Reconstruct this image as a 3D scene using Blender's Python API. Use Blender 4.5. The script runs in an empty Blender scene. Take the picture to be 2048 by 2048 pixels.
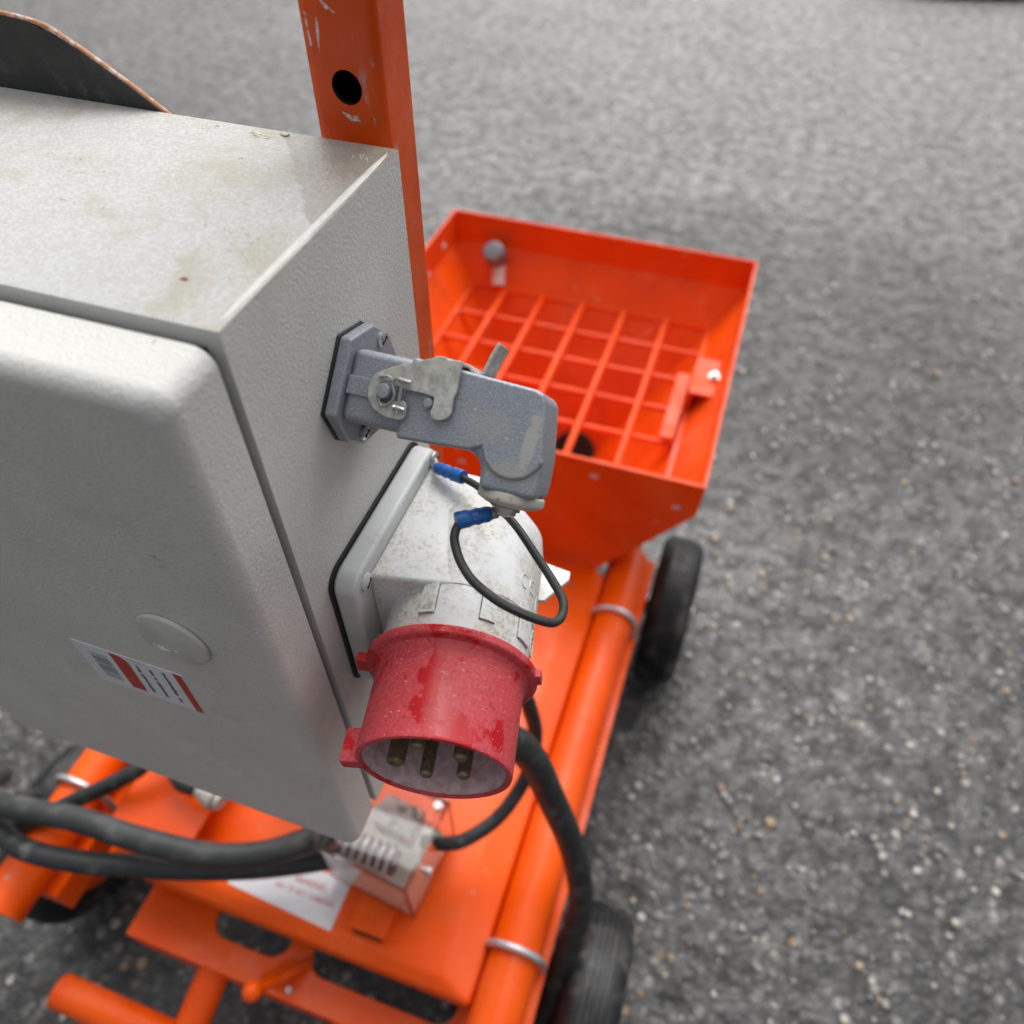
import bpy, bmesh, math, random
from mathutils import Vector, Matrix
from math import sin, cos, radians, pi, sqrt
random.seed(7)
SC = bpy.context.scene
COL = SC.collection
H = 1.06                       # height of the lens above the ground; all z below are measured from the lens

# ------------------------------------------------------------------ camera
TH, YAW, ROLL = radians(48.8), radians(18.2), radians(-0.43)
fh = Vector((-sin(YAW), cos(YAW), 0)); rt = Vector((cos(YAW), sin(YAW), 0)); upv = Vector((0, 0, 1))
FW = fh*cos(TH) - upv*sin(TH); cu = fh*sin(TH) + upv*cos(TH)
R2 = rt*cos(ROLL) - cu*sin(ROLL); U2 = cu*cos(ROLL) + rt*sin(ROLL)
cd = bpy.data.cameras.new('camera'); cam = bpy.data.objects.new('camera', cd); COL.objects.link(cam)
cam.matrix_world = Matrix(((R2.x, U2.x, -FW.x, 0), (R2.y, U2.y, -FW.y, 0), (R2.z, U2.z, -FW.z, H), (0, 0, 0, 1)))
cd.sensor_width = 36; cd.lens = 27.0; cd.clip_start = 0.01; cd.clip_end = 500
cd.dof.use_dof = True; cd.dof.focus_distance = 0.272; cd.dof.aperture_fstop = 8.2
SC.camera = cam

# ------------------------------------------------------------------ sky, sun, exposure (overcast)
SUN_EL, SUN_AZ = radians(54), radians(-6)
w = bpy.data.worlds.new('World'); SC.world = w; w.use_nodes = True
nt = w.node_tree; nt.nodes.clear()
sky = nt.nodes.new('ShaderNodeTexSky'); sky.sky_type = 'NISHITA'; sky.sun_disc = False
sky.sun_elevation = SUN_EL; sky.sun_rotation = SUN_AZ; sky.dust_density = 8.0; sky.air_density = 1.0
hs = nt.nodes.new('ShaderNodeHueSaturation'); hs.inputs['Saturation'].default_value = 0.14
bg = nt.nodes.new('ShaderNodeBackground'); bg.inputs['Strength'].default_value = 0.15
wo = nt.nodes.new('ShaderNodeOutputWorld')
nt.links.new(sky.outputs[0], hs.inputs['Color']); nt.links.new(hs.outputs[0], bg.inputs['Color']); nt.links.new(bg.outputs[0], wo.inputs['Surface'])
sl = bpy.data.lights.new('sun', 'SUN'); sl.energy = 1.15; sl.angle = radians(105); sl.color = (1.0, 0.985, 0.96)
so = bpy.data.objects.new('sun', sl); COL.objects.link(so)
sd = Vector((sin(SUN_AZ)*cos(SUN_EL), cos(SUN_AZ)*cos(SUN_EL), sin(SUN_EL)))
so.rotation_euler = (-sd).to_track_quat('-Z', 'Y').to_euler(); so.location = (0, 0, 6)
vs = SC.view_settings
SC.display_settings.display_device = 'sRGB'
vs.view_transform = 'Standard'; vs.look = 'None'; vs.exposure = 0.15; vs.gamma = 1.0; vs.use_curve_mapping = False

# ------------------------------------------------------------------ material helpers
class NT:
    def __init__(s, name):
        s.m = bpy.data.materials.new(name); s.m.use_nodes = True
        s.t = s.m.node_tree; s.b = s.t.nodes['Principled BSDF']
        s.tc = s.t.nodes.new('ShaderNodeTexCoord')
        s.co = s.tc.outputs['Object']
    def link(s, a, b): s.t.links.new(a, b)
    def mapped(s, scale, rot=(0, 0, 0), loc=(0, 0, 0)):
        n = s.t.nodes.new('ShaderNodeMapping'); n.inputs['Scale'].default_value = scale
        n.inputs['Rotation'].default_value = rot; n.inputs['Location'].default_value = loc
        s.link(s.co, n.inputs['Vector']); return n.outputs[0]
    def noise(s, scale, detail=4, rough=.55, co=None, dist=0.0):
        n = s.t.nodes.new('ShaderNodeTexNoise'); n.inputs['Scale'].default_value = scale
        n.inputs['Detail'].default_value = detail; n.inputs['Roughness'].default_value = rough; n.inputs['Distortion'].default_value = dist
        s.link(co or s.co, n.inputs['Vector']); return n.outputs[0]
    def voro(s, scale, feature='F1', co=None, out='Distance', rnd=1.0):
        n = s.t.nodes.new('ShaderNodeTexVoronoi'); n.feature = feature; n.inputs['Scale'].default_value = scale
        n.inputs['Randomness'].default_value = rnd
        s.link(co or s.co, n.inputs['Vector']); return n.outputs[out]
    def ramp(s, v, lo, hi, a=0.0, b=1.0):
        n = s.t.nodes.new('ShaderNodeMapRange'); n.inputs['From Min'].default_value = lo; n.inputs['From Max'].default_value = hi
        n.inputs['To Min'].default_value = a; n.inputs['To Max'].default_value = b; n.interpolation_type = 'SMOOTHSTEP'
        s.link(v, n.inputs['Value']); return n.outputs[0]
    def math(s, op, a, b=None):
        n = s.t.nodes.new('ShaderNodeMath'); n.operation = op
        for i, v in enumerate((a, b)):
            if v is None: continue
            if isinstance(v, (int, float)): n.inputs[i].default_value = v
            else: s.link(v, n.inputs[i])
        return n.outputs[0]
    def mix(s, f, a, b, blend='MIX'):
        n = s.t.nodes.new('ShaderNodeMix'); n.data_type = 'RGBA'; n.blend_type = blend
        for i, v in ((0, f), (6, a), (7, b)):
            if isinstance(v, (int, float)): n.inputs[i].default_value = v if i == 0 else (v, v, v, 1)
            elif isinstance(v, tuple): n.inputs[i].default_value = (*v, 1)
            else: s.link(v, n.inputs[i])
        return n.outputs[2]
    def sep(s):
        n = s.t.nodes.new('ShaderNodeSeparateXYZ'); s.link(s.co, n.inputs[0]); return n.outputs
    def cramp(s, v, stops):
        n = s.t.nodes.new('ShaderNodeValToRGB'); e = n.color_ramp.elements
        while len(e) < len(stops): e.new(.5)
        for el, (p, c) in zip(e, stops): el.position = p; el.color = (*c, 1)
        s.link(v, n.inputs[0]); return n.outputs[0]
    def set(s, k, v):
        i = s.b.inputs[k]
        if isinstance(v, (int, float)): i.default_value = v
        elif isinstance(v, tuple): i.default_value = (*v, 1) if len(v) == 3 else v
        else: s.link(v, i)
    def bump(s, h, dist, strength=1.0, prev=None):
        n = s.t.nodes.new('ShaderNodeBump'); n.inputs['Distance'].default_value = dist; n.inputs['Strength'].default_value = strength
        s.link(h, n.inputs['Height'])
        if prev is not None: s.link(prev, n.inputs['Normal'])
        s.link(n.outputs[0], s.b.inputs['Normal']); return n.outputs[0]

def simple(name, col, rough=.5, metal=0.0, spec=.5, bscale=0, bdist=0, dirt=None, dscale=60, dlo=.55, dhi=.75, var=.12, vscale=40):
    n = NT(name)
    c = n.mix(n.ramp(n.noise(vscale, 5), .3, .7), tuple(x*(1-var) for x in col), tuple(min(1, x*(1+var)) for x in col))
    r = n.ramp(n.noise(vscale*2.3, 4), .3, .7, max(.03, rough-.08), min(1, rough+.1))
    if dirt:
        f = n.ramp(n.noise(dscale, 7, .65), dlo, dhi)
        c = n.mix(f, c, dirt); r = n.mix(f, r, .75)
    n.set('Base Color', c); n.set('Roughness', r); n.set('Metallic', metal); n.set('Specular IOR Level', spec)
    if bscale: n.bump(n.noise(bscale, 3), bdist)
    return n.m

# ---- painted steel of the control cabinet: orange-peel light grey enamel
def cab_mat(name, top):
    n = NT(name)
    base = n.mix(n.ramp(n.noise(18, 5), .3, .7), (.60, .60, .572), (.66, .66, .632))
    if top:      # mortar haze, ochre rain stains, a wet corner
        base = n.mix(n.ramp(n.noise(900, 4, .65), .38, .64), (.44, .44, .43), (.535, .545, .535))
        st = n.ramp(n.noise(22, 8, .68, dist=.5), .46, .64); base = n.mix(n.math('MULTIPLY', st, .62), base, (.36, .33, .235))
        sp = n.ramp(n.noise(330, 7, .75), .585, .66); spm = n.ramp(n.noise(30, 4), .42, .60)
        base = n.mix(n.math('MULTIPLY', n.math('MULTIPLY', sp, spm), .8), base, (.25, .22, .17))
        ring = n.ramp(n.math('ABSOLUTE', n.math('SUBTRACT', n.noise(13, 6, .6, dist=.4), .52)), .0, .03, .16, 0)
        base = n.mix(ring, base, (.42, .39, .32))
        xs = n.sep()
        wv = n.math('ADD', xs[0], n.math('MULTIPLY', n.math('SUBTRACT', n.noise(110, 5, .6), .5), .008))
        wv = n.math('ADD', wv, n.math('MULTIPLY', xs[1], .72))
        wet = n.ramp(wv, .0992, .1010)
        n.wet = wet
        base = n.mix(wet, base, n.mix(1.0, base, (.64, .605, .575), 'MULTIPLY'))
        n.set('Roughness', n.mix(wet, .68, .25))
        n.bump(n.noise(850, 3, .6, dist=.4), .0004, 1.0)
    else:
        f = n.ramp(n.noise(34, 7, .65), .56, .78); base = n.mix(n.math('MULTIPLY', f, .35), base, (.36, .35, .31))
        sc = n.ramp(n.noise(1, 2, .4, co=n.mapped((900, 500, 130), (.5, .2, .6))), .74, .77); sm = n.ramp(n.noise(40, 3), .52, .62)
        base = n.mix(n.math('MULTIPLY', sc, sm), base, (.80, .80, .77))
        ck = n.ramp(n.noise(1, 2, .4, co=n.mapped((700, 260, 900), (1.1, .4, .2))), .755, .78)
        base = n.mix(n.math('MULTIPLY', ck, .8), base, (.16, .15, .14))
        n.set('Roughness', n.ramp(n.noise(60, 4), .3, .7, .36, .52))
        n.bump(n.noise(800, 3, .55, dist=.5), .00042, 1.0)
        base = n.mix(n.math('MULTIPLY', n.ramp(n.noise(1100, 3, .6), .5, .7), .30), base, (.40, .39, .365))
    n.set('Base Color', base)
    return n.m
M = {}
M['bead'] = simple('pale_edge_bead', (.60, .60, .575), .5, bscale=600, bdist=.0003, dirt=(.25, .24, .20), dscale=260, dlo=.62, dhi=.70, var=.08, vscale=200)
M['cab'] = cab_mat('cabinet_enamel', False)
M['cabtop'] = cab_mat('cabinet_top_enamel', True)

def orange(name, col, dark, rough=.3, chip=True, scale=1.0):
    n = NT(name)
    c = n.mix(n.ramp(n.noise(9*scale, 5), .35, .68), col, dark)
    c = n.mix(n.math('MULTIPLY', n.ramp(n.noise(22*scale, 7, .62), .58, .74), .22), c, (.62, .17, .08))
    dm = n.math('MULTIPLY', n.ramp(n.noise(4*scale, 6, .62), .50, .68), .22); c = n.mix(dm, c, (.74, .24, .13))
    if chip:
        f = n.ramp(n.noise(70*scale, 6, .7), .655, .71); c = n.mix(n.math('MULTIPLY', f, .75), c, (.45, .33, .28))
        f2 = n.ramp(n.noise(150*scale, 5, .65), .69, .72); c = n.mix(f2, c, (.14, .025, .01))
    if not chip:
        f = n.ramp(n.noise(34, 7, .7), .60, .68); c = n.mix(n.math('MULTIPLY', f, .35), c, (.80, .30, .18))
        f = n.ramp(n.noise(13, 6, .65), .52, .66); c = n.mix(n.math('MULTIPLY', f, .30), c, (.50, .045, .004))
    n.set('Base Color', c); n.set('Roughness', n.ramp(n.noise(30*scale, 5), .3, .7, rough-.1, rough+.15))
    n.set('Specular IOR Level', .28)
    n.bump(n.noise(260, 3), .00012)
    return n.m
M['orange'] = orange('orange_paint', (.88, .100, .001), (.78, .074, .001))
M['hopper'] = orange('hopper_orange_paint', (.86, .085, .001), (.76, .064, .001), .45, False)
M['grate'] = orange('grate_orange_paint', (.86, .085, .006), (.78, .068, .004), .42, False)

def post_mat():
    n = NT('post_orange_paint')
    c = n.mix(n.ramp(n.noise(30, 6), .35, .68), (.74, .084, .003), (.62, .062, .002))
    f = n.ramp(n.noise(1, 6, .65, co=n.mapped((150, 150, 45), (0, .25, 0))), .635, .70)
    f = n.math('MULTIPLY', f, n.ramp(n.noise(28, 3), .46, .58)); c = n.mix(n.math('MULTIPLY', f, .8), c, (.42, .30, .29))
    c = n.mix(n.math('MULTIPLY', n.ramp(n.noise(70, 6, .7), .60, .75), .3), c, (.40, .085, .03))
    c = n.mix(n.ramp(n.noise(420, 3), .75, .78), c, (.85, .28, .15))
    n.set('Base Color', c); n.set('Roughness', n.ramp(n.noise(90, 4), .3, .7, .25, .45)); n.set('Specular IOR Level', .3)
    n.bump(n.noise(240, 4), .0002); return n.m
M['post'] = post_mat()
M['scrape'] = simple('paint_scraped_to_primer', (.66, .52, .49), .6, dirt=(.50, .14, .07), dscale=900, dlo=.5, dhi=.62)

def cast_mat(worn=False):
    n = NT('worn_cast_zinc_grey' if worn else 'cast_zinc_grey')
    sp = n.noise(1900, 3, .7)
    c = n.mix(n.ramp(sp, .35, .7), (.24, .262, .30), (.40, .425, .47))
    c = n.mix(n.ramp(n.noise(1300, 2), .68, .74), c, (.62, .64, .68))
    d = n.ramp(n.noise(120, 7, .65), .56, .72); c = n.mix(n.math('MULTIPLY', d, .45), c, (.33, .315, .27))
    if worn:         # pale rubbed patch at the outer end and grime low on the neck
        xs = n.sep(); u = n.math('MULTIPLY', n.math('ADD', xs[1], xs[2]), .7071)
        def blob(x0, u0, rx, ru, sl, lo, hi, amt):
            dx = n.math('DIVIDE', n.math('SUBTRACT', n.math('SUBTRACT', xs[0], x0), n.math('MULTIPLY', n.math('SUBTRACT', u, u0), sl)), rx)
            du = n.math('DIVIDE', n.math('SUBTRACT', u, u0), ru)
            d2 = n.math('ADD', n.math('MULTIPLY', dx, dx), n.math('MULTIPLY', du, du))
            d2 = n.math('ADD', d2, n.math('MULTIPLY', n.math('SUBTRACT', n.noise(480, 7, .75), .5), 3.2))
            return n.math('MULTIPLY', n.ramp(d2, lo, hi, 1, 0), amt)
        c = n.mix(blob(.0678, -.0062, .0024, .0098, .06, .55, 1.05, .8), c, (.47, .465, .42))
        c = n.mix(blob(.0640, -.0165, .0075, .0045, 0, .0, 1.3, .5), c, (.46, .44, .37))
        c = n.mix(blob(.0540, -.0040, .0090, .0060, 0, .0, 1.2, .22), c, (.48, .45, .38))
    n.set('Base Color', c); n.set('Roughness', .48); n.set('Metallic', .35); n.set('Specular IOR Level', .45)
    n.bump(n.noise(1500, 3), .00010, .9); return n.m
M['cast'] = cast_mat(); M['castworn'] = cast_mat(True)
M['wear'] = simple('worn_pale_patch', (.42, .415, .38), .7, bscale=1500, bdist=.0001, var=.25, vscale=500)
M['lever'] = simple('dirty_galvanised_steel', (.48, .478, .45), .5, .4, bscale=900, bdist=.00012, dirt=(.55, .535, .45), dscale=230, dlo=.5, dhi=.68, var=.25, vscale=300)
M['seam'] = simple('grime_in_seam', (.16, .155, .13), .8, dirt=(.45, .44, .4), dscale=300, dlo=.5, dhi=.62)
M['steel'] = simple('zinc_plated_steel', (.55, .56, .57), .3, .9, var=.2, vscale=400)
M['spring'] = simple('dull_spring_steel', (.36, .355, .33), .38, .8, dirt=(.3, .28, .24), dscale=500)
M['galv'] = simple('galvanised_clamp', (.62, .61, .63), .38, .75, var=.15, vscale=90)
M['blackgasket'] = simple('black_gasket_rubber', (.018, .018, .018), .6, bscale=900, bdist=.0002)
M['capgrey'] = simple('grey_plastic_cap', (.50, .485, .43), .55, dirt=(.28, .25, .2), dscale=300, dlo=.55, dhi=.7)
def white_mat(name, d):
    n = NT(name)
    c = n.mix(n.ramp(n.noise(50, 4), .3, .7), (.64, .655, .665), (.71, .72, .725))
    g = n.ramp(n.noise(48, 6, .6), .44-.05*d, .64-.05*d)
    sp = n.ramp(n.noise(520, 7, .78), .47, .60)
    c = n.mix(n.math('MULTIPLY', n.math('MULTIPLY', sp, g), min(.9, .62*d)), c, (.27, .25, .19))
    c = n.mix(n.math('MULTIPLY', g, .30*d), c, (.47, .445, .37))
    c = n.mix(n.math('MULTIPLY', n.ramp(n.noise(75, 4), .69, .74), .75), c, (.58, .47, .27))
    c = n.mix(n.ramp(n.noise(420, 3), .72, .745), c, (.10, .095, .09))
    n.set('Base Color', c); n.set('Roughness', n.ramp(n.noise(120, 4), .3, .7, .36, .55))
    n.bump(n.noise(500, 4), .00008); return n.m
M['white'] = white_mat('weathered_light_grey_plastic', 1.0)
M['whitedirty'] = white_mat('grimy_light_grey_plastic', 1.5)
M['lockcap'] = simple('pale_lock_cap_plastic', (.55, .545, .50), .5, dirt=(.40, .39, .34), dscale=120, dlo=.58, dhi=.7, bscale=500, bdist=.0001)
M['flangegrey'] = simple('inlet_flange_plastic', (.56, .575, .58), .4, dirt=(.36, .34, .28), dscale=90, dlo=.58, dhi=.78, bscale=500, bdist=.00006, var=.05)
M['mark'] = simple('grimy_embossed_mark', (.36, .355, .31), .6, dirt=(.55, .55, .52), dscale=260, dlo=.42, dhi=.58, var=.35, vscale=700)
def red_mat(name, chalk):
    n = NT(name)
    c = n.mix(n.ramp(n.noise(90, 4), .3, .7), (.46, .005, .010), (.54, .009, .014))
    big = n.ramp(n.noise(38, 7, .66, dist=.15), .435, .475)           # chalky bloom, wiped clean in places
    fine = n.ramp(n.noise(700, 8, .85), .36, .64, .22, 1.0)
    f = n.math('MULTIPLY', n.math('MULTIPLY', big, fine), chalk)
    c = n.mix(f, c, (.66, .125, .145))
    sc = n.ramp(n.noise(1, 3, .5, co=n.mapped((300, 1500, 900), (.4, .9, .2))), .68, .72)
    c = n.mix(n.math('MULTIPLY', sc, .6), c, (.78, .50, .50))
    c = n.mix(n.math('MULTIPLY', n.math('MULTIPLY', n.ramp(n.noise(900, 2), .69, .73), n.ramp(n.noise(60, 4), .5, .62)), .8), c, (.85, .72, .70))
    dk = n.ramp(n.noise(300, 6, .65, dist=1.0), .59, .66); c = n.mix(n.math('MULTIPLY', dk, .6), c, (.30, .012, .022))
    n.set('Base Color', c); n.set('Roughness', n.mix(big, .22, .55)); n.bump(n.noise(800, 4), .00007); return n.m
M['red'] = red_mat('chalky_red_plastic', .74)
M['redin'] = simple('dusty_red_inner_wall', (.66, .47, .50), .6, dirt=(.50, .10, .13), dscale=70, dlo=.55, dhi=.75, var=.2, vscale=300)
M['insert'] = simple('dusty_pin_carrier', (.30, .13, .14), .7, var=.2)
M['brass'] = simple('tarnished_brass_pin', (.27, .21, .13), .4, .7, dirt=(.15, .12, .085), dscale=300, dlo=.5, dhi=.7, var=.2, vscale=500)
M['wire'] = simple('black_wire_sheath', (.022, .023, .024), .6, bscale=2200, bdist=.00012, dirt=(.16, .155, .15), dscale=1500, dlo=.62, dhi=.78)
M['cable'] = simple('black_rubber_cable', (.022, .024, .025), .5, bscale=400, bdist=.0003, dirt=(.12, .125, .12), dscale=60, dlo=.52, dhi=.75)
M['cabledust'] = simple('dusty_black_rubber_cable', (.030, .034, .034), .5, bscale=400, bdist=.0003, dirt=(.095, .10, .095), dscale=38, dlo=.45, dhi=.72)
M['blue'] = simple('blue_crimp_sleeve', (.015, .125, .42), .35, dirt=(.35, .42, .52), dscale=350, dlo=.60, dhi=.72, var=.25, vscale=300)
M['strand'] = simple('oxidised_copper_strands', (.10, .085, .07), .5, .6)
M['tyre'] = simple('black_tyre_rubber', (.012, .0125, .014), .42, dirt=(.085, .083, .078), dscale=32, dlo=.48, dhi=.72, bscale=300, bdist=.0004)
M['knob'] = simple('grey_metal_valve', (.22, .22, .24), .45, .5)
M['mortar'] = simple('pale_mortar_crust', (.60, .57, .50), .9, bscale=900, bdist=.0005, var=.2, vscale=500)
M['redchip'] = simple('red_paint_chip', (.42, .08, .05), .6)
M['yellowchip'] = simple('yellow_fleck', (.50, .45, .18), .6)
M['paper'] = simple('white_label_film', (.74, .74, .77), .35, dirt=(.50, .49, .47), dscale=60, dlo=.58, dhi=.75, var=.04)
M['pinkink'] = simple('faded_red_print', (.52, .13, .16), .5, var=.3, vscale=300)
M['redink'] = simple('red_print', (.48, .045, .03), .45, var=.15, vscale=200)
M['greyink'] = simple('dark_grey_print', (.10, .12, .15), .5, var=.2, vscale=900)
M['whiteblock'] = simple('white_terminal_block', (.74, .73, .69), .4)
M['termblock'] = simple('grey_terminal_block', (.50, .50, .49), .4, dirt=(.2, .2, .2), dscale=70, dlo=.52, dhi=.6)
M['hole'] = simple('dark_machine_inside', (.006, .006, .006), .8)
M['woodedge'] = simple('worn_orange_edge', (.55, .25, .13), .6, dirt=(.75, .6, .5), dscale=300, dlo=.5, dhi=.6)
def clear_mat():
    n = NT('scuffed_clear_plastic')
    n.set('Base Color', (.97, .96, .95)); n.set('Transmission Weight', .99); n.set('IOR', 1.40)
    n.set('Roughness', n.ramp(n.noise(60, 5), .5, .75, .0, .07)); n.set('Specular IOR Level', .5)
    return n.m
M['clear'] = clear_mat()

def asphalt_mat():
    n = NT('wet_exposed_asphalt')
    v = n.t.nodes.new('ShaderNodeTexVoronoi'); v.inputs['Scale'].default_value = 78; n.link(n.co, v.inputs['Vector'])
    sepc = n.t.nodes.new('ShaderNodeSeparateColor'); n.link(v.outputs['Color'], sepc.inputs[0])
    stone = n.cramp(sepc.outputs[0], [(0, (.040, .040, .041)), (.45, (.070, .070, .071)), (.72, (.115, .112, .106)), (.88, (.19, .175, .150)), (.97, (.30, .28, .25)), (1, (.42, .40, .37))])
    edge = n.ramp(v.outputs['Distance'], .30, .62)
    c = n.mix(edge, stone, (.034, .034, .035))
    v2 = n.t.nodes.new('ShaderNodeTexVoronoi'); v2.inputs['Scale'].default_value = 340; n.link(n.co, v2.inputs['Vector'])
    s2 = n.t.nodes.new('ShaderNodeSeparateColor'); n.link(v2.outputs['Color'], s2.inputs[0])
    c = n.mix(n.math('MULTIPLY', n.ramp(s2.outputs[1], .55, 1.0), .55), c, (.115, .108, .098))
    xs = n.sep()      # hopper's reflection and shade painted into colour and coat, behind and beside it
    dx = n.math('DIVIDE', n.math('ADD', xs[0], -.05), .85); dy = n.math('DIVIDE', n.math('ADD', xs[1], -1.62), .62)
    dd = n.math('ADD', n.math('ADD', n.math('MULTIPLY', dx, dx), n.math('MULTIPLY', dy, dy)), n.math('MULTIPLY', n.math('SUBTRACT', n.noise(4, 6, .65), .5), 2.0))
    hopper_shade = n.ramp(dd, .2, 1.3, .60, 1.0)
    big = n.math('MULTIPLY', n.math('MULTIPLY', n.ramp(n.noise(1.7, 5, .6), .35, .65, .46, .80), n.ramp(n.noise(30, 6, .75), .38, .62, .55, 1.50)), hopper_shade)
    cc = n.t.nodes.new('ShaderNodeCombineColor')
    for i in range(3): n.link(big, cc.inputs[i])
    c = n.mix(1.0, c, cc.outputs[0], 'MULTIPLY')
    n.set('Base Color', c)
    n.set('Roughness', n.ramp(n.noise(5, 6, .6), .3, .7, .45, .6)); n.set('Specular IOR Level', .35)
    n.set('Coat Weight', n.math('MULTIPLY', n.math('MULTIPLY', n.ramp(n.noise(3, 5, .6), .3, .7, .8, 1.0), n.ramp(n.noise(24, 6, .75), .40, .60, .25, 1.0)), hopper_shade)); n.set('Coat Roughness', .24); n.set('Coat IOR', 1.50)
    lump = n.noise(34, 5, .6)
    hgt = n.math('ADD', n.math('MULTIPLY', n.math('SUBTRACT', 1.0, v.outputs['Distance']), .8), n.math('MULTIPLY', n.noise(420, 4), .5))
    hgt = n.math('ADD', hgt, n.math('MULTIPLY', lump, 3.2))
    n.bump(hgt, .0042, .8)
    bc = n.t.nodes.new('ShaderNodeBump'); bc.inputs['Distance'].default_value = .0024; bc.inputs['Strength'].default_value = .55
    n.link(hgt, bc.inputs['Height']); n.link(bc.outputs[0], n.b.inputs['Coat Normal'])
    return n.m
M['asphalt'] = asphalt_mat()
def chip_mat(name, col, rough):
    return simple(name, col, rough, var=.35, vscale=120, spec=.6)
M['chip'] = chip_mat('grey_gravel_chip', (.15, .145, .135), .32)
M['chip2'] = chip_mat('pale_gravel_chip', (.36, .34, .30), .32)
M['chip3'] = chip_mat('ochre_gravel_chip', (.24, .17, .10), .35)

# ------------------------------------------------------------------ geometry helpers (coordinates: metres, z from the lens)
def box(bm, x0, x1, y0, y1, z0, z1):
    v = [bm.verts.new(p) for p in ((x0,y0,z0),(x1,y0,z0),(x1,y1,z0),(x0,y1,z0),(x0,y0,z1),(x1,y0,z1),(x1,y1,z1),(x0,y1,z1))]
    for f in ((3,2,1,0),(4,5,6,7),(0,1,5,4),(1,2,6,5),(2,3,7,6),(3,0,4,7)): bm.faces.new([v[i] for i in f])
    return v
def prism(bm, pts, h0, h1, fn):
    """polygon pts (a,b) extruded h0..h1, fn(a,b,h)->xyz"""
    lo = [bm.verts.new(fn(a, b, h0)) for a, b in pts]; hi = [bm.verts.new(fn(a, b, h1)) for a, b in pts]
    n = len(pts)
    bm.faces.new(lo[::-1]); bm.faces.new(hi)
    for i in range(n): bm.faces.new((lo[i], lo[(i+1) % n], hi[(i+1) % n], hi[i]))
    bmesh.ops.recalc_face_normals(bm, faces=bm.faces[:])
def plate(bm, pts, t):
    p = [Vector(q) for q in pts]; nrm = (p[1]-p[0]).cross(p[2]-p[0]).normalized()*t
    lo = [bm.verts.new(q) for q in p]; hi = [bm.verts.new(q+nrm) for q in p]; n = len(p)
    bm.faces.new(lo[::-1]); bm.faces.new(hi)
    for i in range(n): bm.faces.new((lo[i], lo[(i+1) % n], hi[(i+1) % n], hi[i]))
    bmesh.ops.recalc_face_normals(bm, faces=bm.faces[:])
def catmull(pts, sub=8):
    P = [Vector(p) for p in pts]
    if len(P) < 3: return P
    P = [P[0]*2-P[1]] + P + [P[-1]*2-P[-2]]; out = []
    for i in range(1, len(P)-2):
        a, b, c, d = P[i-1:i+3]
        for k in range(sub):
            t = k/sub
            out.append(.5*((2*b)+(c-a)*t+(2*a-5*b+4*c-d)*t*t+(3*b-a-3*c+d)*t*t*t))
    out.append(P[-2]); return out
def tube(bm, pts, r, n=14, cap=True, rad=None):
    P = [Vector(p) for p in pts]; rings = []; N = None
    for i, p in enumerate(P):
        T = (P[min(i+1, len(P)-1)]-P[max(i-1, 0)]).normalized()
        if N is None:
            N = T.orthogonal().normalized()
        else:
            N = (N-T*N.dot(T)).normalized()
        B = T.cross(N); rr = rad[i] if rad else r
        rings.append([bm.verts.new(p+(N*cos(2*pi*k/n)+B*sin(2*pi*k/n))*rr) for k in range(n)])
    for a, b in zip(rings, rings[1:]):
        for k in range(n): bm.faces.new((a[k], a[(k+1) % n], b[(k+1) % n], b[k]))
    if cap: bm.faces.new(rings[0][::-1]); bm.faces.new(rings[-1])
    return rings
def lathe(bm, prof, o, axis, n=48, close=False):
    """prof: (s along axis, r)"""
    o = Vector(o); a = Vector(axis).normalized(); e = a.orthogonal().normalized(); f = a.cross(e); rings = []
    for s, r in prof:
        if r < 1e-7: rings.append([bm.verts.new(o+a*s)])
        else: rings.append([bm.verts.new(o+a*s+(e*cos(2*pi*k/n)+f*sin(2*pi*k/n))*r) for k in range(n)])
    if close: rings.append(rings[0])
    for A, B in zip(rings, rings[1:]):
        for k in range(n):
            k2 = (k+1) % n
            q = [A[k % len(A)], A[k2 % len(A)], B[k2 % len(B)], B[k % len(B)]]
            u = []
            for v in q:
                if v not in u: u.append(v)
            if len(u) > 2: bm.faces.new(u)
    bmesh.ops.recalc_face_normals(bm, faces=bm.faces[:])
def ball(bm, c, r, seg=16, sc=(1, 1, 1)):
    bmesh.ops.create_uvsphere(bm, u_segments=seg, v_segments=seg//2, radius=r, matrix=Matrix.Translation(c) @ Matrix.Diagonal((*sc, 1)))
def bev(bm, wd, seg=2, ang=30):
    ed = [e for e in bm.edges if len(e.link_faces) == 2 and e.calc_face_angle(0) > radians(ang)]
    bmesh.ops.bevel(bm, geom=ed, offset=wd, segments=seg, affect='EDGES', profile=.5, clamp_overlap=True)
    return bm
NB = bmesh.new

def finish(name, bm, mat, origin, smooth=True, ang=35):
    me = bpy.data.meshes.new(name)
    bmesh.ops.translate(bm, vec=Vector((0, 0, H))-origin, verts=bm.verts[:])
    bm.to_mesh(me); bm.free()
    mats = mat if isinstance(mat, (list, tuple)) else [mat]
    for m in mats: me.materials.append(m)
    if smooth:
        me.shade_smooth(); me.set_sharp_from_angle(angle=radians(ang))
    o = bpy.data.objects.new(name, me); COL.objects.link(o)
    if smooth and len(me.polygons) < 6000:
        wn = o.modifiers.new('weighted', 'WEIGHTED_NORMAL'); wn.keep_sharp = True; wn.weight = 50
    return o
ORG = {}
def tag(o, label=None, cat=None, group=None, kind=None):
    for k, v in (('label', label), ('category', cat), ('group', group), ('kind', kind)):
        if v: o[k] = v
    return o
def thing(name, loc, label, cat, group=None):
    o = bpy.data.objects.new(name, None); COL.objects.link(o); o.empty_display_size = .02
    o.location = Vector(loc)+Vector((0, 0, H)); ORG[o.name] = o.location.copy()
    return tag(o, label, cat, group)
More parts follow.
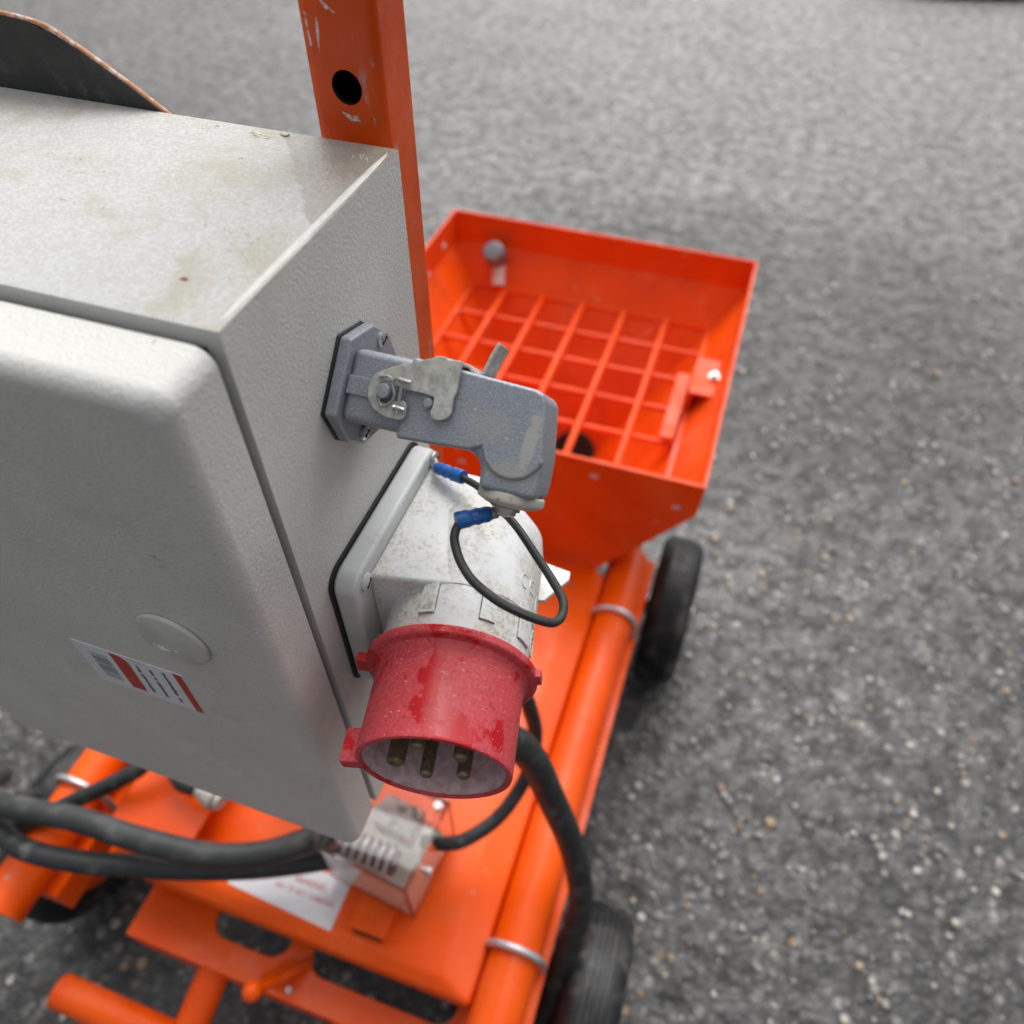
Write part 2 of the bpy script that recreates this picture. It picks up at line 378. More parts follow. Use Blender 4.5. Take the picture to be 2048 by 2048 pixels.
def part(name, bm, mat, parent, label=None, **kw):
    org = ORG[parent.name]
    o = finish(name, bm, mat, org, **kw); o.parent = parent; ORG[o.name] = org
    if label: o['label'] = label
    return o
def solo(name, bm, mat, label, cat, group=None, kind=None, loc=None, **kw):
    org = Vector(loc)+Vector((0, 0, H)) if loc else Vector((0, 0, 0))
    o = finish(name, bm, mat, org, **kw); o.location = org; ORG[o.name] = org
    return tag(o, label, cat, group, kind)

# ================================================================== ground
bm = NB(); 
g = 60
vv = [bm.verts.new((x, y, -H)) for x, y in ((-g, -g), (g, -g), (g, g), (-g, g))]; bm.faces.new(vv)
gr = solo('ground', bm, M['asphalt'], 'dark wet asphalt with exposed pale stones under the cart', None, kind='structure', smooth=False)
# loose and half-buried stones standing proud of the binder
bm = NB(); 
def chip(bm, x, y, r, mi):
    a = random.random()*pi*2; hgt = r*random.uniform(.35, .7); top = []; bot = []
    k = random.choice((5, 6))
    for i in range(k):
        t = a+2*pi*i/k; rr = r*random.uniform(.75, 1.1)
        bot.append(bm.verts.new((x+rr*cos(t), y+rr*sin(t), -H-.002)))
        top.append(bm.verts.new((x+rr*.72*cos(t), y+rr*.72*sin(t), -H+hgt*random.uniform(.6, 1))))
    fs = [bm.faces.new(top)]
    for i in range(k): fs.append(bm.faces.new((bot[i], bot[(i+1) % k], top[(i+1) % k], top[i])))
    for f in fs: f.material_index = mi
for i in range(9500):
    y = -.35+4.6*random.random()**1.5; x = random.gauss(.22+.05*y, .62+.10*y)
    if y > random.uniform(1.3, 2.3): continue
    q = random.random(); mi = 0 if q < .62 else (1 if q < .86 else 2)
    chip(bm, x, y, random.choice((random.uniform(.0022, .0045), random.uniform(.004, .0085)))*(1.0 if q < .97 else 1.4), mi)
solo('loose_gravel', bm, [M['chip'], M['chip2'], M['chip3']], 'small stones standing proud of the asphalt', None, kind='stuff', smooth=False)

# ================================================================== pump cart
cart = thing('pump_cart', (-.257, .35, -H), 'bright orange wheeled pump cart with flat deck, tubular frame and upright post', 'cart')
DZ = -.790
# deck: shallow folded pan
bm = NB()
X0, X1, Y0, Y1 = -.452, -.069, .100, .601
ins = .030
top = [(X0+.012, Y0+.0125, DZ+.0075), (X1-ins, Y0+.0125, DZ+.0075), (X1-ins, Y1-ins, DZ+.0075), (X0+.012, Y1-ins, DZ+.0075)]
mid = [(X0, Y0, DZ), (X1, Y0, DZ), (X1, Y1-.012, DZ), (X1-.012, Y1, DZ), (X0, Y1, DZ)]
t = [bm.verts.new(p) for p in top]; m = [bm.verts.new(p) for p in mid]; l = [bm.verts.new((p[0], p[1], DZ-.022)) for p in mid]
bm.faces.new(t)
bm.faces.new((m[0], m[1], t[1], t[0])); bm.faces.new((m[1], m[2], t[2], t[1])); bm.faces.new((m[2], m[3], t[2])); bm.faces.new((m[3], m[4], t[3], t[2])); bm.faces.new((m[4], m[0], t[0], t[3]))
for i in range(5): bm.faces.new((l[i], l[(i+1) % 5], m[(i+1) % 5], m[i]))
bm.faces.new(l[::-1])
bmesh.ops.recalc_face_normals(bm, faces=bm.faces[:]); bev(bm, .004, 3, 8)
part('deck', bm, M['orange'], cart)
# raised channel along the left of the deck
bm = NB(); box(bm, -.444, -.374, .128, .52, DZ-.002, -.7525); box(bm, -.444, -.358, .128, .52, -.752, -.747); bev(bm, .0018, 2)
part('raised_channel', bm, M['orange'], cart)
# switch-box bracket (short rectangular tube)
bm = NB(); box(bm, -.193, -.157, .121, .235, DZ+.0065, -.7708); bev(bm, .004, 3)
br = part('box_bracket', bm, M['orange'], cart)
bm = NB(); box(bm, -.189, -.161, .1200, .1225, DZ+.0085, -.7745)
part('tube_mouth', bm, M['hole'], br)
# side tubes
def side_tube(x):
    bm = NB(); r = .0235
    pts = [(x, .03, -.800), (x, .632, -.800)]
    rings = tube(bm, [(x, .03, -.8)] + [(x, .2+.1*i, -.8) for i in range(5)] + [(x, .632, -.8), (x, .639, -.8), (x, .642, -.8)], r, 28, rad=[r]*6+[r, r*.93, r*.75])
    return part('side_tube', bm, M['orange'], cart)
side_tube(-.0445); side_tube(-.520)
bm = NB(); box(bm, -.500, -.4525, .205, .32, -.800, -.786); bev(bm, .002, 2); part('tube_bracket', bm, M['orange'], cart)
# rails under the tubes
for xa, xb in ((-.074, -.0135), (-.551, -.490)):
    bm = NB(); box(bm, xa, xb, .06, .66, -.862, -.8225); bev(bm, .004, 2); part('frame_rail', bm, M['orange'], cart)
# U-bolts round the right tube
def ubolt(x, y):
    bm = NB(); pts = []
    pts.append((x-.0285, y, -.845)); pts.append((x-.0285, y, -.80))
    for k in range(0, 13):
        a = pi-pi*k/12; pts.append((x+.0275*cos(a), y, -.7990+.0275*sin(a)))
    pts.append((x+.0275, y, -.845))
    tube(bm, pts, .0035, 12); return part('tube_clamp', bm, M['galv'], cart)
for y in (.1525, .535):
    ubolt(-.0445, y)
    ubolt(-.520, y)
# front cross channel with two rounded slots
def arc(cx, cy, r, a0, a1, n=6): return [(cx+r*cos(radians(a0+(a1-a0)*k/n)), cy+r*sin(radians(a0+(a1-a0)*k/n))) for k in range(n+1)]
bm = NB()
out = [(-.424, .0575), (-.020, .0575), (-.020, .112), (-.085, .112)]
out += arc(-.103, .1035, .018, 0, -90) + arc(-.219, .1035, .018, -90, -180) + [(-.237, .112), (-.262, .112)]
out += arc(-.280, .1035, .018, 0, -90) + arc(-.328, .1035, .018, -90, -180) + [(-.346, .112), (-.424, .112)]
prism(bm, out, -.866, -.860, lambda a, b, h: (a, b, h))
box(bm, -.424, -.020, .0578, .0632, -.915, -.8665)
bev(bm, .0012, 2)
part('front_channel', bm, M['orange'], cart)
# cross members and floor pan under the deck
bm = NB(); box(bm, -.4895, -.0745, .36, .42, -.86, -.815); bev(bm, .003, 2); part('cross_member', bm, M['orange'], cart)
bm = NB(); box(bm, -.40, -.12, .16, .56, -.955, -.835); bev(bm, .01, 2); part('motor_housing', bm, M['hole'], cart)
# push bar
bm = NB(); tube(bm, [(-.475, -.004, -.905), (-.04, -.004, -.905)], .0165, 20); part('push_bar', bm, M['orange'], cart)
for x in (-.332, -.182):
    bm = NB(); tube(bm, [(x, .075, -.885), (x, .012, -.903)], .0165, 20); part('bar_strut', bm, M['orange'], cart)
# latch lever with ball end
bm = NB()
plate(bm, [(-.2755, .066, -.8585), (-.2535, .062, -.848), (-.2345, .0905, -.8575), (-.2535, .0905, -.8585)], .003)
tube(bm, catmull([(-.236, .094, -.856), (-.247, .073, -.835), (-.2545, .058, -.815), (-.257, .053, -.806)], 6), .0042, 12)
lv = part('latch_lever', bm, M['orange'], cart)
bm = NB(); ball(bm, (-.2583, .0505, -.8015), .0088, 24); part('ball_knob', bm, M['orange'], lv)
# small bolt on channel and on deck
def bolt(x, y, z, r, par, axis=(0, 0, 1), name='bolt', mat='galv', h=.004, slot=False):
    bm = NB(); lathe(bm, [(0, r*1.0), (h*.7, r), (h, r*.8), (h, 0)], (x, y, z), axis, 20); return part(name, bm, M[mat], par)
bolt(-.243, .0665, -.860, .004, cart, mat='steel')
bolt(-.1055, .56, DZ+.0074, .0028, cart, mat='steel')
# grey cylinder end by the deck corner
bm = NB(); tube(bm, [(-.064, .648, -.83), (-.064, .66, -.79)], .011, 16); part('pipe_stub', bm, M['galv'], cart)
# deck label
bm = NB(); plate(bm, [(-.3205, .1195, DZ+.0077), (-.2095, .1135, DZ+.0077), (-.2095, .1575, DZ+.0077), (-.3205, .1575, DZ+.0077)], .0005)
lab = part('deck_label', bm, M['paper'], cart, smooth=False)
def dashes(x0, x1, y0, y1, z, n, seed, dens=.8):
    rr = random.Random(seed); bm = NB(); x = x0
    while x < x1:
        wd = rr.uniform(.0009, .0018)
        if rr.random() < dens:
            a = rr.uniform(0, .25)*(y1-y0); b = rr.uniform(0, .12)*(y1-y0)
            if rr.random() < .5: box(bm, x, x+wd*.55, y0+b, y1-a, z, z+.0001)
            else: box(bm, x, x+wd*.9, y0+b, y0+b+(y1-y0)*.3, z, z+.0001); box(bm, x+wd*.2, x+wd*.6, y0+b, y1-a, z+.00005, z+.00016)
        x += wd*1.25
    return bm
part('red_print', dashes(-.277, -.2165, .1318, .1376, DZ+.0082, 0, 3), M['pinkink'], lab, smooth=False)
part('red_print', dashes(-.262, -.232, .1415, .1485, DZ+.0082, 0, 5, .9), M['pinkink'], lab, smooth=False)
# wheels
def wheel(x, y, r=.110, wdt=.060):
    z = -H+r; ax = (1, 0, 0); o = (x-wdt/2, y, z)
    bm = NB(); lathe(bm, [(.016, 0), (.016, .022), (.012, .024), (.005, .018), (.005, .012), (-.004, .012), (-.004, 0)], o, ax, 24)
    lathe(bm, [(wdt*.5, .020), (wdt+.004, .018), (wdt+.006, .012), (wdt+.006, 0)], o, ax, 24)
    wh = part('wheel', bm, M['galv'], cart)
    bm = NB(); prof = []
    prof += [(.010, r*.62), (.003, r*.68), (.000, r*.78), (.001, r*.88), (.006, r*.955), (.013, r*.987)]
    gx = .0165
    for k in range(5):
        prof += [(gx, r*.993), (gx+.0006, r*.965), (gx+.0022, r*.965), (gx+.0028, r*(.998 if 0 < k < 4 else .995))]; gx += .0062
    prof += [(wdt-.013, r*.987), (wdt-.006, r*.955), (wdt-.001, r*.88), (wdt, r*.78), (wdt-.003, r*.68), (wdt-.010, r*.62), (wdt-.014, r*.58), (.014, r*.58)]
    lathe(bm, prof, o, ax, 72, close=True); part('tyre', bm, M['tyre'], wh)
    bm = NB(); lathe(bm, [(.009, r*.645), (.004, r*.655), (.005, r*.62), (.013, r*.56), (.022, r*.30), (.022, .016), (wdt-.022, .016), (wdt-.022, r*.30), (wdt-.013, r*.56), (wdt-.005, r*.62), (wdt-.004, r*.655), (wdt-.009, r*.645), (wdt-.016, r*.59), (.016, r*.59)], o, ax, 48, close=True)
    part('rim', bm, M['orange'], wh)
WH = [(.020, .682), (.0345, .151), (-.585, .682), (-.585, .151)]
for x, y in WH: wheel(x, y)
for y in (.682, .151):
    bm = NB(); tube(bm, [(-.587, y, -.95), (.022, y, -.95)], .011, 16); part('axle', bm, M['hole'], cart)
for x in (-.0445, -.520):
    for y in (.682, .151):
        bm = NB(); box(bm, x-.006, x+.006, y-.03, y+.03, -.968, -.84 if y < .5 else -.845); part('axle_plate', bm, M['orange'], cart)
# upright post (square steel tube) with a drilled hole
PX0, PX1, PY0, PY1 = -.1482, -.1216, .2350, .2585
def post():
    bm = NB(); hx, hz, hr = -.1343, -.0963, .0053; N = 32
    zt, zb = .33, -.560; t_ = .0020
    # front face with round hole: ring of quads from hole to a rectangle
    def rectpt(a):
        c, s_ = cos(a), sin(a); hw = .0080
        k = hw/max(abs(c), abs(s_)); return (hx+c*k, hz+s_*k)
    circ = [bm.verts.new((hx+hr*cos(2*pi*k/N+pi/4), PY0, hz+hr*sin(2*pi*k/N+pi/4))) for k in range(N)]
    cin = [bm.verts.new((hx+hr*cos(2*pi*k/N+pi/4), PY0+t_, hz+hr*sin(2*pi*k/N+pi/4))) for k in range(N)]
    rec = []
    for k in range(N):
        p = rectpt(2*pi*k/N+pi/4); rec.append(bm.verts.new((p[0], PY0, p[1])))
    for k in range(N):
        k2 = (k+1) % N
        bm.faces.new((rec[k], rec[k2], circ[k2], circ[k])); f = bm.faces.new((circ[k], circ[k2], cin[k2], cin[k])); f.material_index = 1
    # surrounding front face as strips, rounded corners to the sides
    rc = .0032
    fx0, fx1 = PX0+rc, PX1-rc
    hw = .0080
    def q(x0, x1, z0, z1):
        bm.faces.new([bm.verts.new(p) for p in ((x0, PY0, z0), (x1, PY0, z0), (x1, PY0, z1), (x0, PY0, z1))])
    q(fx0, fx1, zb, hz-hw); q(fx0, fx1, hz+hw, zt); q(fx0, hx-hw, hz-hw, hz+hw); q(hx+hw, fx1, hz-hw, hz+hw)
    # rest of the outline
    ol = [(fx1, PY0)] + arc(PX1-rc, PY0+rc, rc, -90, 0, 6)[1:] + arc(PX1-rc, PY1-rc, rc, 0, 90, 6) + arc(PX0+rc, PY1-rc, rc, 90, 180, 6) + arc(PX0+rc, PY0+rc, rc, 180, 270, 6)[:-1] + [(fx0, PY0)]
    lo = [bm.verts.new((x, y, zb)) for x, y in ol]; hi = [bm.verts.new((x, y, zt)) for x, y in ol]
    for i in range(len(ol)-1): bm.faces.new((lo[i], lo[i+1], hi[i+1], hi[i]))
    bm.faces.new(hi)
    # dark inside
    il = [(PX0+t_, PY0+t_), (PX1-t_, PY0+t_), (PX1-t_, PY1-t_), (PX0+t_, PY1-t_)]
    lo = [bm.verts.new((x, y, zb)) for x, y in il]; hi = [bm.verts.new((x, y, zt-.004)) for x, y in il]
    for i in range(1, 4): 
        f = bm.faces.new((lo[i], lo[(i+1) % 4], hi[(i+1) % 4], hi[i])); f.material_index = 1
    bmesh.ops.remove_doubles(bm, verts=bm.verts[:], dist=.00002)
    bmesh.ops.recalc_face_normals(bm, faces=bm.faces[:])
    for f in bm.faces:
        if f.normal.y > .9 and f.calc_center_median().y < PY0+.0005: f.normal_flip()
    return part('post', bm, [M['post'], M['hole']], cart)
post()
bm = NB(); box(bm, -.312, PX1, PY0, PY1, -.5855, -.5602); bev(bm, .002); part('post_arm', bm, M['orange'], cart)
bm = NB(); box(bm, -.312, -.2855, PY0+.0005, PY1-.0005, DZ+.005, -.5858); bev(bm, .002); part('post_leg', bm, M['orange'], cart)
def scrape(pts, y, seed, nm='paint_scrape'):
    rr = random.Random(seed); out = []
    for i, (x, z) in enumerate(pts):
        x2, z2 = pts[(i+1) % len(pts)]
        for k in range(6):
            t_ = k/6; out.append((x+(x2-x)*t_+rr.gauss(0, .00010), z+(z2-z)*t_+rr.gauss(0, .00022)))
    bm = NB(); prism(bm, out, y-.00012, y+.0001, lambda a, b, h: (a, h, b)); return part(nm, bm, M['scrape'], cart, smooth=False)
scrape([(-.1417, -.0769), (-.1408, -.0772), (-.1413, -.0822), (-.1421, -.0868), (-.1424, -.0840)], PY0, 1)
scrape([(-.1392, -.0720), (-.1384, -.0722), (-.1370, -.0736), (-.1345, -.0750), (-.1380, -.0742)], PY0, 2)
scrape([(-.1453, -.0760), (-.1447, -.0762), (-.1443, -.0850), (-.1452, -.0849)], PY0, 3)
scrape([(-.1374, -.1040), (-.1322, -.1048), (-.1300, -.1062), (-.1345, -.1064)], PY0, 4)
scrape([(-.1263, -.1037), (-.1258, -.1039), (-.1254, -.1073), (-.1258, -.1074)], PY0, 5)

# ================================================================== hopper
hop = thing('mortar_hopper', (-.2155, .83, -.9), 'open orange steel hopper with a square bar grate at the far end of the cart', 'hopper')
HL, HR, HF, HB = -.4525, .0215, .598, 1.075
ZT, ZK, ZB2 = -.600, -.6465, -.905
def sx(z): return (ZK-z)*.725          # sideways taper below the knee
T = .0035
bm = NB()
fp = [(HL, ZT), (HR, ZT), (HR-.002, ZK), (HR-.002-sx(ZB2), ZB2), (HL+.002+sx(ZB2), ZB2), (HL+.002, ZK)]
prism(bm, fp, HF, HF+T, lambda a, b, h: (a, h, b)); part('front_wall', bm, M['hopper'], hop)
bm = NB()
by = lambda z: HB-.004-(ZK-z)*.72
plate(bm, [(HL, HB, ZT), (HR, HB, ZT), (HR-.002, HB-.004, ZK), (HL+.002, HB-.004, ZK)], -T)
plate(bm, [(HL+.002, HB-.004, ZK), (HR-.002, HB-.004, ZK), (HR-.002-sx(ZB2), by(ZB2), ZB2), (HL+.002+sx(ZB2), by(ZB2), ZB2)], -T)
part('back_wall', bm, M['hopper'], hop)
for s, X in ((1, HR), (-1, HL)):
    bm = NB()
    plate(bm, [(X, HF+.001, ZT), (X, HB-.001, ZT), (X-s*.002, HB-.005, ZK), (X-s*.002, HF+.001, ZK)], s*T)
    plate(bm, [(X-s*.002, HF+.001, ZK), (X-s*.002, HB-.005, ZK), (X-s*(.002+sx(ZB2)), by(ZB2), ZB2), (X-s*(.002+sx(ZB2)), HF+.001, ZB2)], s*T)
    part('side_wall', bm, M['hopper'], hop)
bm = NB(); box(bm, HL+.18, HR-.18, HF+.004, by(ZB2)+.004, ZB2-.004, ZB2); part('hopper_floor', bm, M['hopper'], hop)
bm = NB(); lathe(bm, [(0, 0), (0, .062), (.004, .064), (.03, .064)], (-.175, .70, ZB2-.01), (0, -.25, 1), 32); part('outlet_mouth', bm, M['hole'], hop)
bm = NB(); lathe(bm, [(-.02, .034), (.004, .034), (.004, 0)], (-.188, .884, -.878), (0, -.81, .58), 28); part('auger_opening', bm, M['hole'], hop)
# grate
GZ = -.700
bm = NB()
for y in (1.031, .606): box(bm, -.411, -.021, y-.004, y+.004, GZ-.012, GZ+.004)
for x in (-.409, -.023): box(bm, x-.004, x+.004, .611, 1.026, GZ-.012, GZ+.0035)
bev(bm, .001, 1)
gro = part('grate', bm, M['grate'], hop)
for i, x in enumerate((-.350, -.2870, -.2215, -.1555, -.0892)):
    bm = NB(); tube(bm, [(x, .607, GZ+.0062), (x, 1.030, GZ+.0062)], .0047, 10); part('grate_bar', bm, M['grate'], gro)
for y in (.9625, .8945, .8275, .7605, .6935):
    bm = NB(); tube(bm, [(-.408, y-.004, GZ-.0028), (-.024, y+.004, GZ-.0028)], .0042, 10); part('grate_bar', bm, M['grate'], gro)
# lifting plate and folded bracket on the right
bm = NB(); box(bm, -.0475, -.0305, .757, .893, GZ+.0112, GZ+.0152); box(bm, -.0335, -.0305, .757, .893, GZ-.022, GZ+.0108); bev(bm, .0012, 2); part('lifting_plate', bm, M['grate'], hop)
bm = NB(); box(bm, -.0262, .0165, .826, .904, -.664, -.660); box(bm, -.0262, -.0222, .826, .904, -.698, -.6645); bev(bm, .0012, 2)
bk = part('hinge_bracket', bm, M['grate'], hop)
bm = NB(); lathe(bm, [(0, .0075), (.0035, .0075), (.0035, .0045), (.009, .0042), (.009, 0)], (.0015, .864, -.660), (0, 0, 1), 12); part('bolt', bm, M['steel'], bk)
# water valve on the back wall
bm = NB(); lathe(bm, [(-.03, .012), (0, .015), (.003, .017), (.028, .017), (.033, .013), (.034, 0)], (-.372, 1.047, -.655), (0, -.65, .75), 24)
va = part('valve', bm, M['knob'], hop)
bm = NB(); tube(bm, [(-.369, 1.046, -.664), (-.364, 1.027, -.690)], .0105, 16); part('spout', bm, M['whiteblock'], va)
# paint-bare spots
for (x, y, z, r) in ((-.447, 1.010, -.628, .006), (-.4485, .945, -.640, .008), (-.4, .94, -.692, .004)):
    bm = NB(); ball(bm, (x, y, z), r, 10, (.25, 1, .8)); part('mortar_splash', bm, M['whiteblock'], hop)
for (x, z) in ((-.100, -.622), (-.004, -.640), (-.26, -.65)):
    bm = NB(); ball(bm, (x, HF-.0005, z), .005, 10, (1.2, .15, .6)); part('mortar_splash', bm, M['redin'], hop)

# ================================================================== control cabinet
cab = thing('control_cabinet', (-.215, .17, -.41), 'light grey steel control cabinet with stained wet top, in front of the orange post', 'cabinet')
CX0, CX1, CY0, CY1, CZ0, CZ1 = -.330, -.115, .1235, .2285, -.409, -.1105
bm = NB(); box(bm, CX0, CX1, CY0, CY1, CZ0, CZ1); bev(bm, .0050, 7)
for f in bm.faces:
    if f.normal.z > .35: f.material_index = 1
part('body', bm, [M['cab'], M['cabtop']], cab)
bm = NB(); tube(bm, [(CX1-.0022, CY0+.004+i_*.00985, CZ1-.0017) for i_ in range(11)], .0021, 14, rad=[.0017, .0020, .0021, .0021, .0022, .0021, .0021, .0022, .0021, .0020, .0017]); part('edge_bead', bm, M['bead'], cab)
bm = NB(); box(bm, CX0+.004, CX1-.0050, .1190, .1236, CZ0+.004, CZ1-.0055); part('door_seal', bm, M['blackgasket'], cab)
# door: folded, with broad soft edges
def rrect_door():
    bm = NB(); x0, x1, z0, z1 = CX0-.001, -.1152, -.4135, -.1128
    def ring(d, y):
        r = max(.0060-d*.3, .002)
        p = []
        for cx, cz, a in ((x1-d-r, z1-d-r, 0), (x0+d+r, z1-d-r, 90), (x0+d+r, z0+d+r, 180), (x1-d-r, z0+d+r, 270)): p += arc(cx, cz, r, a, a+90, 6)
        return [bm.verts.new((a, y, b)) for a, b in p]
    R_ = .0056; rs = [ring(.0008, .1205), ring(0, .1197)]
    for k in range(0, 9):
        t_ = pi/2*k/8; rs.append(ring(R_*(1-cos(t_)), .0985+R_*(1-sin(t_))))
    rs.append(ring(R_+.003, .0985))
    for A_, B_ in zip(rs, rs[1:]):
        for k in range(len(A_)): bm.faces.new((A_[k], A_[(k+1) % len(A_)], B_[(k+1) % len(A_)], B_[k]))
    bm.faces.new(rs[0]); bm.faces.new(rs[-1])
    bmesh.ops.recalc_face_normals(bm, faces=bm.faces[:]); return bm
door = part('door', rrect_door(), M['cab'], cab)
DY = .0985
bm = NB(); lathe(bm, [(0, .0135), (.0006, .0142), (.0018, .0138), (.0024, .0115), (.0026, 0)], (-.1555, DY, -.2300), (0, -1, 0), 40)
lk = part('lock_cover', bm, M['lockcap'], door)
bm = NB(); tube(bm, catmull([(-.1635, DY-.0026, -.2325), (-.1600, DY-.0028, -.2348), (-.1560, DY-.0028, -.2350), (-.1530, DY-.0026, -.2335)], 5), .0009, 8); part('finger_notch', bm, M['mark'], lk)
# sticker on the door
SY = DY-.0003
SX1 = -.1640
bm = NB(); box(bm, -.215, SX1, SY, DY+.0003, -.2925, -.2610)
st = part('warning_sticker', bm, M['paper'], door, smooth=False)
bm = NB(); box(bm, SX1-.0042, SX1-.0004, SY-.0001, SY, -.2922, -.2614); part('red_border', bm, M['redink'], st, smooth=False)
bm = NB(); prism(bm, [(-.1975, -.2890)] + [(-.1905, -.2890)] + arc(-.1950, -.2670, .0052, 0, 90, 6) + [(-.1975, -.2618)], SY-.0001, SY, lambda a, b, h: (a, h, b)); part('red_panel', bm, M['redink'], st, smooth=False)
bm = NB()
for k in range(12): box(bm, -.2090, -.2005, SY-.0001, SY, -.2860+k*.0017, -.2860+k*.0017+random.choice((.0004, .0008)))
part('bar_pattern', bm, M['greyink'], st, smooth=False)
def vdash(x, z0, z1, seed):
    rr = random.Random(seed); bm = NB(); z = z0
    while z < z1:
        h_ = rr.uniform(.0005, .0011)
        if rr.random() < .86: box(bm, x-.0008*rr.uniform(.6, 1), x+.0008*rr.uniform(.6, 1.1), SY-.0001, SY, z, z+h_)
        z += h_*1.3
    return bm
for k, (x, a, b) in enumerate(((-.1862, -.2870, -.2655), (-.1800, -.2875, -.2655), (-.1735, -.2880, -.2645))):
    part('small_print', vdash(x, a, b, 20+k), M['greyink'], st, smooth=False)
# crumbs of mortar, chips and scratches
def crumb(bm, c, r, n=5, sp=1.0):
    for i in range(n):
        p = Vector(c)+Vector((random.gauss(0, r*sp), random.gauss(0, r*sp*.6), 0)); rr = r*random.uniform(.25, .6)
        bmesh.ops.create_icosphere(bm, subdivisions=1, radius=rr, matrix=Matrix.Translation(p) @ Matrix.Diagonal((random.uniform(.8, 1.4), random.uniform(.7, 1.2), random.uniform(.4, .8), 1)))
bm = NB()
crumb(bm, (-.1555, .2265, CZ1+.0003), .0016, 14, .5)
crumb(bm, (-.163, .2235, CZ1), .0010, 26, 2.2)
crumb(bm, (-.1835, .2235, CZ1), .0008, 20, 2.2)
crumb(bm, (-.1232, .2195, CZ1), .0008, 18, 2.0)
crumb(bm, (-.1600, .2065, CZ1), .0008, 7, .7)
part('mortar_crumbs', bm, M['mortar'], cab)['kind'] = 'stuff'
bm = NB(); plate(bm, [(-.1372, .1402, CZ1+.0001), (-.1352, .1405, CZ1+.0001), (-.1352, .1410, CZ1+.0004), (-.1366, .1413, CZ1+.0001)], .0003); part('red_chip', bm, M['redchip'], cab)
bm = NB(); box(bm, -.1435, -.1425, DY-.0003, DY+.0002, -.1795, -.1780); part('yellow_fleck', bm, M['yellowchip'], door)
for (y, z) in ((.2262, -.1500), (.2262, -.1540), (.2268, -.1562)):
    bm = NB(); ball(bm, (CX1-.0003, y, z), .0010, 8, (.5, .6, 1.7)); part('paint_drip', bm, M['white'], cab)

# ================================================================== hooded plug connector (grey die-cast) on the cabinet side
def rrect(y0, y1, z0, z1, r, n=6): return arc(y1-r, z1-r, r, 0, 90, n)+arc(y0+r, z1-r, r, 90, 180, n)+arc(y0+r, z0+r, r, 180, 270, n)+arc(y1-r, z0+r, r, 270, 360, n)
RT2 = sqrt(.5)
def L(x, u, v): return Vector((x, (u+v)*RT2, (u-v)*RT2))     # x outwards, u up-and-back, v away from the viewer
plug = thing('hooded_plug_connector', tuple(L(-.115, .007, .244)), 'grey cast plug connector with angled hood and steel lever on the cabinet side', 'connector')
def octo(s): 
    a, b, c, d = .0125*s, .0200*s, .0197*s, .0065*s
    return [(.0070+p, .2448+q) for p, q in ((-a, -b), (a, -b), (c, -d), (c, d), (a, b), (-a, b), (-c, d), (-c, -d))]
bm = NB(); prism(bm, octo(1.02), -.1152, -.1141, lambda u, v, h: L(h, u, v)); bev(bm, .0004, 1); part('gasket', bm, M['blackgasket'], plug)
bm = NB(); prism(bm, octo(1.0), -.1141, -.1098, lambda u, v, h: L(h, u, v)); bev(bm, .0009, 3); part('flange', bm, M['cast'], plug)
def screw(p, axis, r, par, slot_dir, mat='steel', dome=.4):
    p = Vector(p); a = Vector(axis).normalized(); bm = NB()
    lathe(bm, [(0, r), (r*.35, r), (r*.35+r*dome*.6, r*.75), (r*.35+r*dome, r*.2), (r*.35+r*dome, 0)], p, a, 24)
    s = part('screw', bm, M[mat], par)
    d = Vector(slot_dir).normalized(); e = a.cross(d); bm = NB(); q = p+a*(r*.35+r*dome-.0002)
    vs_ = []
    for z in (0, .00035):
        for i, j in ((-1, -1), (1, -1), (1, 1), (-1, 1)): vs_.append(bm.verts.new(q+d*(r*.62*i)+e*(r*.13*j)+a*z))
    for f in ((3,2,1,0),(4,5,6,7),(0,1,5,4),(1,2,6,5),(2,3,7,6),(3,0,4,7)): bm.faces.new([vs_[i] for i in f])
    part('screw_slot', bm, M['hole'], s, smooth=False)
    return s
# base of the bulkhead housing
bm = NB(); prism(bm, [(-.0058, .2280), (.0178, .2280), (.0178, .2600), (-.0058, .2600)], -.1100, -.0880, lambda u, v, h: L(h, u, v)); bev(bm, .0026, 4)
base = part('base_housing', bm, M['cast'], plug)
bm = NB(); prism(bm, [(.0028, .2270), (.0088, .2270), (.0088, .2290), (.0028, .2290)], -.1095, -.0925, lambda u, v, h: L(h, u, v)); bev(bm, .0004, 2); part('pivot_rib', bm, M['cast'], base)
for (u, v) in ((.0232, .2455), (-.0088, .2478)):
    screw(L(-.1098, u, v), (1, 0, 0), .0027, plug, (0, 1, .3), dome=.3)
# hood
bm = NB()
HP = [(-.0897, .0183), (-.0490, .0166), (-.0462, .0157), (-.0451, .0130), (-.0436, .0040), (-.0424, -.0030)] + [(-.0518+.0103*cos(radians(-14-152*k/10)), -.0015+.0103*sin(radians(-14-152*k/10))) for k in range(11)] + [(-.0652, -.0056), (-.0680, -.0060), (-.0897, -.0074)]
prism(bm, [p for p in HP if p[1] > -.0035] + [(-.0420, -.0110), (-.0422, -.0163), (-.0604, -.0166), (-.0612, -.0095), (-.0640, -.0061), (-.0680, -.0060), (-.0897, -.0074)], .2276, .2505, lambda x, u, h: L(x, u, h)); bev(bm, .0026, 5, 24)
b2 = NB(); cx_ = -.066; prism(b2, [(cx_+(x-cx_)*.992, u) for x, u in HP], .2262, .2300, lambda x, u, h: L(x, u, h)); bev(b2, .0016, 4, 24)
mp = {v: bm.verts.new(v.co) for v in b2.verts}
for f in b2.faces: bm.faces.new([mp[v] for v in f.verts])
b2.free()
hood = part('hood', bm, M['castworn'], plug)
